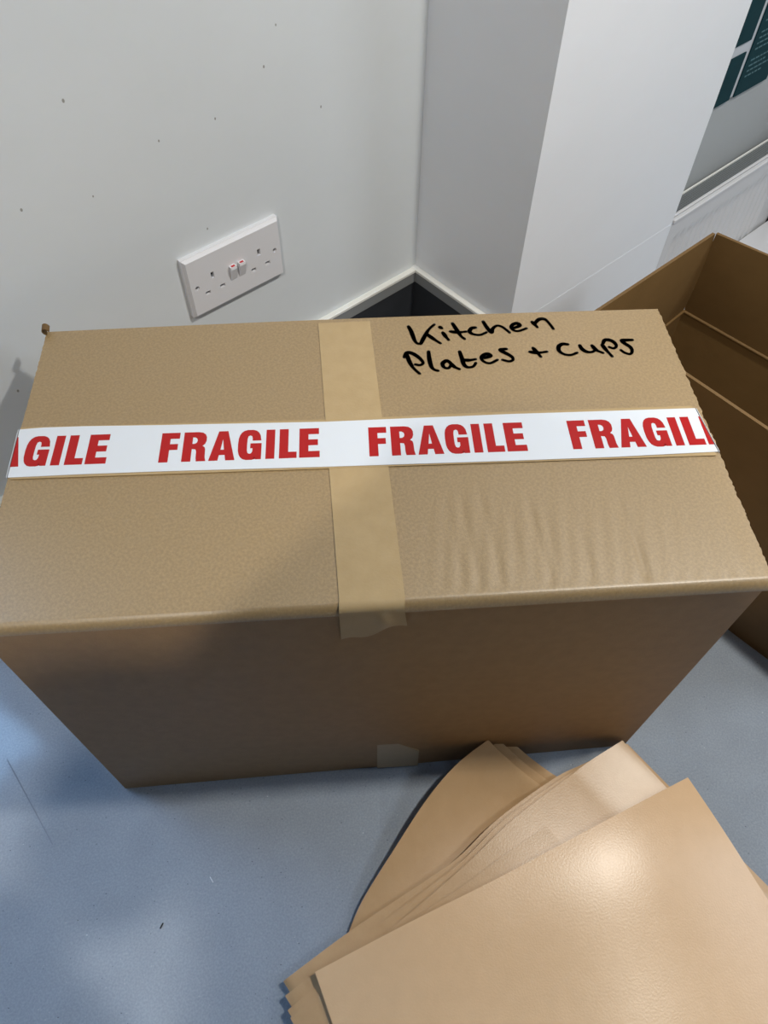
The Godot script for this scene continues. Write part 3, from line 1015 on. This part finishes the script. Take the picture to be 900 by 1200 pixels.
func papers() -> void:
	var none := func(_u: float, _v: float) -> float: return 0.0
	# three sheets that lean up against the front of the taped box
	var names := ["lowest kraft sheet of the trio leaning on the taped box, its corner furthest right", "middle kraft sheet of the trio leaning on the taped box, between two others", "uppermost kraft sheet of the trio leaning on the taped box, lifted left edge casting shadow"]
	var sag := func(u: float, v: float) -> float:
		var c := 1.0 - minf(u, 1.0)
		return (1.0 - c * c) * (0.076 * pow(1.0 - v, 1.4) + 0.002)
	for k in 3:
		var sx := 27.0 - k * 13.5
		var dy := 1.5 - 0.75 * k
		var u0 := (2 - k) * 0.1
		var e := []
		var base := [Vector3(572, 867, 0.080), Vector3(534, 897, 0.058), Vector3(500, 937, 0.040), Vector3(462, 995, 0.026), Vector3(426, 1053, 0.015), Vector3(409, 1091, 0.0085)]
		for i in base.size():
			var f := 1.0 - float(i) / 5.0
			e.append(Vector3(base[i].x + sx * f + (1.0 - f) * sx * 0.3, base[i].y + dy * f, maxf(base[i].z - sag.call(u0, 1.0 - f) - 0.0022 * (2 - k), 0.003)))
		sheet(names[k], e, Vector3(0.125, 0, 0.062), 0.0006, M.paper, func(u: float, v: float) -> float: return sag.call(u0, v) - sag.call(u0 + u, v), "loose kraft packing paper")
	# folded stack
	var w := Vector3(0.63, 0, 0.77) * 0.235
	var names2 := ["bottom folded kraft sheet of the fanned stack, furthest left edge", "second folded kraft sheet of the fanned stack, just above the bottom one", "third folded kraft sheet of the fanned stack, glossy band near its far corner", "short folded kraft sheet tucked directly under the big top sheet"]
	var edges := [
		[Vector3(735, 871.5, 0.008), Vector3(684, 895, 0.014), Vector3(648, 913, 0.018), Vector3(583, 960, 0.020), Vector3(533, 1008, 0.019), Vector3(470, 1051, 0.017), Vector3(409, 1092, 0.015), Vector3(346, 1139, 0.012), Vector3(332, 1150, 0.006)],
		[Vector3(731, 871, 0.014), Vector3(690, 894, 0.020), Vector3(656, 914, 0.023), Vector3(590, 961, 0.025), Vector3(541, 1009, 0.024), Vector3(478, 1058, 0.021), Vector3(416, 1104, 0.018), Vector3(352, 1153, 0.015), Vector3(334, 1167, 0.010)],
		[Vector3(727, 870.5, 0.024), Vector3(690, 893, 0.025), Vector3(662, 914, 0.027), Vector3(598, 963, 0.029), Vector3(548, 1011, 0.028), Vector3(486, 1065, 0.025), Vector3(424, 1116, 0.022), Vector3(356, 1168, 0.018), Vector3(337, 1184, 0.013)],
		[Vector3(640, 968, 0.031), Vector3(590, 1003, 0.032), Vector3(540, 1040, 0.031), Vector3(470, 1086, 0.028), Vector3(410, 1130, 0.024), Vector3(360, 1176, 0.020), Vector3(340, 1193, 0.016)],
	]
	for k in 4:
		var wv: Callable = none
		if k == 2:
			wv = func(u: float, v: float) -> float: return 0.010 * pow(maxf(0.0, 1.0 - v * 4.5), 1.5) * (1.0 - u) + 0.003 * sin(v * 7.0) * u - 0.006 * u
		sheet(names2[k], edges[k], w if k < 3 else w * 0.8, 0.0016, M.paper, wv, "loose kraft packing paper", 0.008)
	var top := [Vector3(806, 911, 0.036), Vector3(732, 950, 0.042), Vector3(655, 991, 0.043), Vector3(578, 1032, 0.041), Vector3(500, 1071, 0.037), Vector3(430, 1107, 0.033), Vector3(369, 1139, 0.030)]
	sheet("large glossy top kraft sheet lying over the fanned stack", top, Vector3(0.42, 0, 0.907) * 0.36, 0.0007, M.paper_top, func(u: float, v: float) -> float: return 0.0020 * sin(u * 9.0 + v * 3.0 + 0.12) + 0.0012 * sin(v * 11.0 - u * 4.0) - 0.005 * u * u, "loose kraft packing paper", 0.009)

func crumbs() -> void:
	for q in [["dark_chip", "tiny dark chip lying on the open grey floor", Vector2(189.5, 1085), Vector2(0.0032, 0.0008), 1.2, Color(0.05, 0.05, 0.06)], ["white_fibre", "short white fibre lying on the grey floor", Vector2(248, 1031), Vector2(0.004, 0.0005), -0.9, Color(0.85, 0.87, 0.9)]]:
		var s := Shape.new()
		s.box(Vector3(0, 0.0006, 0), Vector3(q[3].x, 0.0006, q[3].y), Basis(Vector3.UP, q[4]), 0.0003)
		var o := build(q[0], s, plain(q[5], 0.6))
		o.position = at_height(q[2].x, q[2].y, 0)
		tag(o, q[1], "debris")

# ---------------------------------------------------------------- the person who takes the picture, behind the lens
# bones: [from, to, radius, radius]; meshed as one smooth surface
func smin(a: float, b: float, k: float) -> float:
	var h := maxf(k - absf(a - b), 0.0) / k
	return minf(a, b) - h * h * k * 0.25

func flesh(s: Shape, bones: Array, cell: float, blend: float, grow := 0.0) -> void:
	var lo := Vector3.INF
	var hi := -Vector3.INF
	for b in bones:
		var r: float = maxf(b[2], b[3]) + grow + cell * 2
		lo = lo.min((b[0] as Vector3) - Vector3.ONE * r).min((b[1] as Vector3) - Vector3.ONE * r)
		hi = hi.max((b[0] as Vector3) + Vector3.ONE * r).max((b[1] as Vector3) + Vector3.ONE * r)
	var nx := int((hi.x - lo.x) / cell) + 2
	var ny := int((hi.y - lo.y) / cell) + 2
	var nz := int((hi.z - lo.z) / cell) + 2
	var f := PackedFloat32Array()
	f.resize(nx * ny * nz)
	f.fill(1.0)
	for b in bones:
		var p: Vector3 = b[0]
		var d: Vector3 = b[1] - b[0]
		var r0: float = b[2] + grow
		var r1: float = b[3] + grow
		var reach := maxf(r0, r1) + cell * 3
		var q0 := ((p.min(b[1]) - Vector3.ONE * reach - lo) / cell).floor().max(Vector3.ZERO)
		var q1 := ((p.max(b[1]) + Vector3.ONE * reach - lo) / cell).ceil().min(Vector3(nx - 1, ny - 1, nz - 1))
		var dd := maxf(d.length_squared(), 1e-9)
		for z in range(int(q0.z), int(q1.z) + 1):
			for y in range(int(q0.y), int(q1.y) + 1):
				for x in range(int(q0.x), int(q1.x) + 1):
					var w := lo + Vector3(x, y, z) * cell - p
					var t := clampf(w.dot(d) / dd, 0.0, 1.0)
					var g := (w - d * t).length() - lerpf(r0, r1, t)
					var k := (z * ny + y) * nx + x
					f[k] = smin(f[k], g, blend)
	# surface nets
	var id := PackedInt32Array()
	id.resize(nx * ny * nz)
	id.fill(-1)
	var off := [0, 1, nx, nx + 1, nx * ny, nx * ny + 1, nx * ny + nx, nx * ny + nx + 1]
	for z in nz - 1:
		for y in ny - 1:
			for x in nx - 1:
				var k := (z * ny + y) * nx + x
				var inside := 0
				for o in off:
					if f[k + o] < 0.0:
						inside += 1
				if inside == 0 or inside == 8:
					continue
				var sum := Vector3.ZERO
				var n := 0
				for a in 8:
					for bit in 3:
						if a & (1 << bit):
							continue
						var b2 := a | (1 << bit)
						var fa := f[k + off[a]]
						var fb := f[k + off[b2]]
						if (fa < 0.0) == (fb < 0.0):
							continue
						var pa := Vector3(a & 1, (a >> 1) & 1, a >> 2)
						var pb := Vector3(b2 & 1, (b2 >> 1) & 1, b2 >> 2)
						sum += pa.lerp(pb, fa / (fa - fb))
						n += 1
				var nn := Vector3(f[k + 1] - f[k], f[k + nx] - f[k], f[k + nx * ny] - f[k]).normalized()
				id[k] = s.put(lo + (Vector3(x, y, z) + sum / n) * cell, nn)
	for z in range(1, nz - 1):
		for y in range(1, ny - 1):
			for x in range(1, nx - 1):
				var k := (z * ny + y) * nx + x
				for ax in 3:
					var st: int = [1, nx, nx * ny][ax]
					if (f[k] < 0.0) == (f[k + st] < 0.0):
						continue
					var u: int = [nx, nx * ny, 1][ax]
					var w: int = [nx * ny, 1, nx][ax]
					var a := id[k]
					var b := id[k - u]
					var c := id[k - u - w]
					var e := id[k - w]
					if a < 0 or b < 0 or c < 0 or e < 0:
						continue
					s.tri_i(a, b, c)
					s.tri_i(a, c, e)

func photographer() -> void:
	var lens_up := cam_basis.y
	var lens_back := cam_basis.z
	var hand := EYE + lens_back * 0.05 - lens_up * 0.03
	var head := [[Vector3(-0.040, 1.33, 0.39), Vector3(-0.040, 1.375, 0.43), 0.082, 0.092], [Vector3(-0.040, 1.285, 0.355), Vector3(-0.040, 1.31, 0.385), 0.05, 0.07], [Vector3(-0.040, 1.32, 0.30), Vector3(-0.040, 1.34, 0.315), 0.013, 0.010], [Vector3(-0.126, 1.33, 0.41), Vector3(-0.126, 1.355, 0.415), 0.018, 0.02], [Vector3(0.046, 1.33, 0.41), Vector3(0.046, 1.355, 0.415), 0.018, 0.02]]
	var torso := [[Vector3(-0.030, 1.22, 0.49), Vector3(-0.040, 1.31, 0.43), 0.06, 0.055], [Vector3(-0.270, 1.24, 0.48), Vector3(0.170, 1.24, 0.48), 0.066, 0.068], [Vector3(-0.130, 1.17, 0.52), Vector3(-0.100, 0.90, 0.72), 0.115, 0.105], [Vector3(0.060, 1.17, 0.52), Vector3(0.040, 0.90, 0.72), 0.115, 0.105]]
	var legs := []
	var arms := []
	var hands := []
	var shoes := []
	for s in [-1.0, 1.0]:
		var sh := Vector3(s * 0.24 - 0.035, 1.22, 0.47)
		var el := Vector3(s * 0.29 - 0.03, 0.92, 0.36)
		var wr: Vector3 = hand + Vector3(s * 0.075, -0.01, 0.05)
		arms.append([sh, el, 0.056, 0.044])
		arms.append([el, wr, 0.044, 0.029])
		var palm: Vector3 = hand + Vector3(s * 0.055, 0.005, 0.015)
		hands.append([wr, palm, 0.026, 0.022])
		for k in 4:
			var root: Vector3 = palm + lens_up * (0.028 - k * 0.019) + Vector3(0, 0, -0.004)
			var knuckle: Vector3 = root + Vector3(s * -0.008, 0, 0) - lens_back * 0.018 + Vector3(s * 0.006, 0, 0)
			hands.append([palm, root, 0.014, 0.0095])
			hands.append([root, knuckle + Vector3(-s * 0.006, 0, 0), 0.009, 0.008])
		hands.append([palm, hand + Vector3(s * 0.03, 0, 0) + lens_back * 0.012, 0.012, 0.009])
		var hip := Vector3(s * 0.09 - 0.03, 0.88, 0.75)
		var knee := Vector3(-0.42 if s < 0.0 else 0.26, 0.74, 0.40)
		var ankle := Vector3(s * 0.22 - 0.06, 0.09, 0.62)
		legs.append([hip, knee, 0.095, 0.075])
		legs.append([knee, ankle, 0.066, 0.04])
		shoes.append([ankle - Vector3(0, 0.045, -0.02), ankle + Vector3(s * 0.015, -0.055, -0.17), 0.042, 0.033])
	legs.append([Vector3(-0.09, 0.90, 0.74), Vector3(0.03, 0.90, 0.74), 0.10, 0.10])
	var base := Vector3(0, 0, 0.55)
	var t := thing("person", "person in dark jacket and trousers leaning over the boxes holding up a phone", "person", Vector3.ZERO)
	var b := Shape.new()
	flesh(b, head + torso + arms + hands + legs, 0.014, 0.03)
	build("body", b, plain(Color(0.72, 0.53, 0.43), 0.55), t)
	var j := Shape.new()
	flesh(j, torso + arms, 0.016, 0.05, 0.012)
	build("jacket", j, plain(Color(0.10, 0.11, 0.13), 0.9), t)
	var tr := Shape.new()
	flesh(tr, legs, 0.018, 0.04, 0.012)
	build("trousers", tr, plain(Color(0.11, 0.11, 0.12), 0.9), t)
	for k in shoes:
		var so := Shape.new()
		flesh(so, [k], 0.012, 0.02)
		build("shoe", so, plain(Color(0.06, 0.06, 0.06), 0.6), t)
	var ha := Shape.new()
	flesh(ha, [[Vector3(-0.04, 1.38, 0.44), Vector3(-0.04, 1.345, 0.455), 0.093, 0.093]], 0.014, 0.02)
	build("hair", ha, plain(Color(0.10, 0.07, 0.05), 0.8), t)
	var ph := thing("phone", "thin dark phone held flat by the person above the boxes", "phone", EYE + lens_back * 0.022 - lens_up * 0.05)
	ph.basis = cam_basis
	var p := Shape.new()
	p.box(Vector3.ZERO, Vector3(0.037, 0.074, 0.0038), Basis(), 0.003)
	build("case", p, plain(Color(0.05, 0.05, 0.06), 0.4), ph)
	var sc := Shape.new()
	sc.box(Vector3(0, 0, 0.004), Vector3(0.034, 0.071, 0.0004))
	build("screen", sc, plain(Color(0.02, 0.02, 0.025), 0.1), ph)

# ---------------------------------------------------------------- everything
func _ready() -> void:
	var cam := Camera3D.new()
	cam.name = "camera"
	cam.fov = rad_to_deg(2.0 * atan(600.0 / FOCAL))
	cam.transform = Transform3D(cam_basis, EYE)
	cam.near = 0.02
	cam.current = true
	add_child(cam)
	var we := WorldEnvironment.new()
	we.name = "environment"
	var env := Environment.new()
	env.background_mode = Environment.BG_COLOR
	env.background_color = Color(0.62, 0.80, 1.0)
	env.background_energy_multiplier = 16.0
	env.tonemap_mode = Environment.TONE_MAPPER_LINEAR
	env.tonemap_exposure = 0.57
	env.sdfgi_enabled = true
	env.ssao_enabled = true
	env.ssil_enabled = true
	we.environment = env
	add_child(we)
	materials()
	var warm := Color(1.0, 0.98, 0.94)
	downlight("wide drum pendant lamp hanging over the right side of the boxes", Vector3(0.66, 1.6, -0.395), 0.032, 2.4, warm)
	downlight("larger drum pendant lamp hanging furthest right, beyond the open box", Vector3(1.8, 1.75, -0.36), 0.28, 2.5, Color(0.93, 0.965, 1.0))
	downlight("small round ceiling downlight behind the photographer", Vector3(-0.3, CEIL, 1.4), 0.055, 6.5, warm)
	room()
	wall_socket()
	radiator()
	poster()
	taped_box()
	open_box()
	papers()
	crumbs()
	photographer()
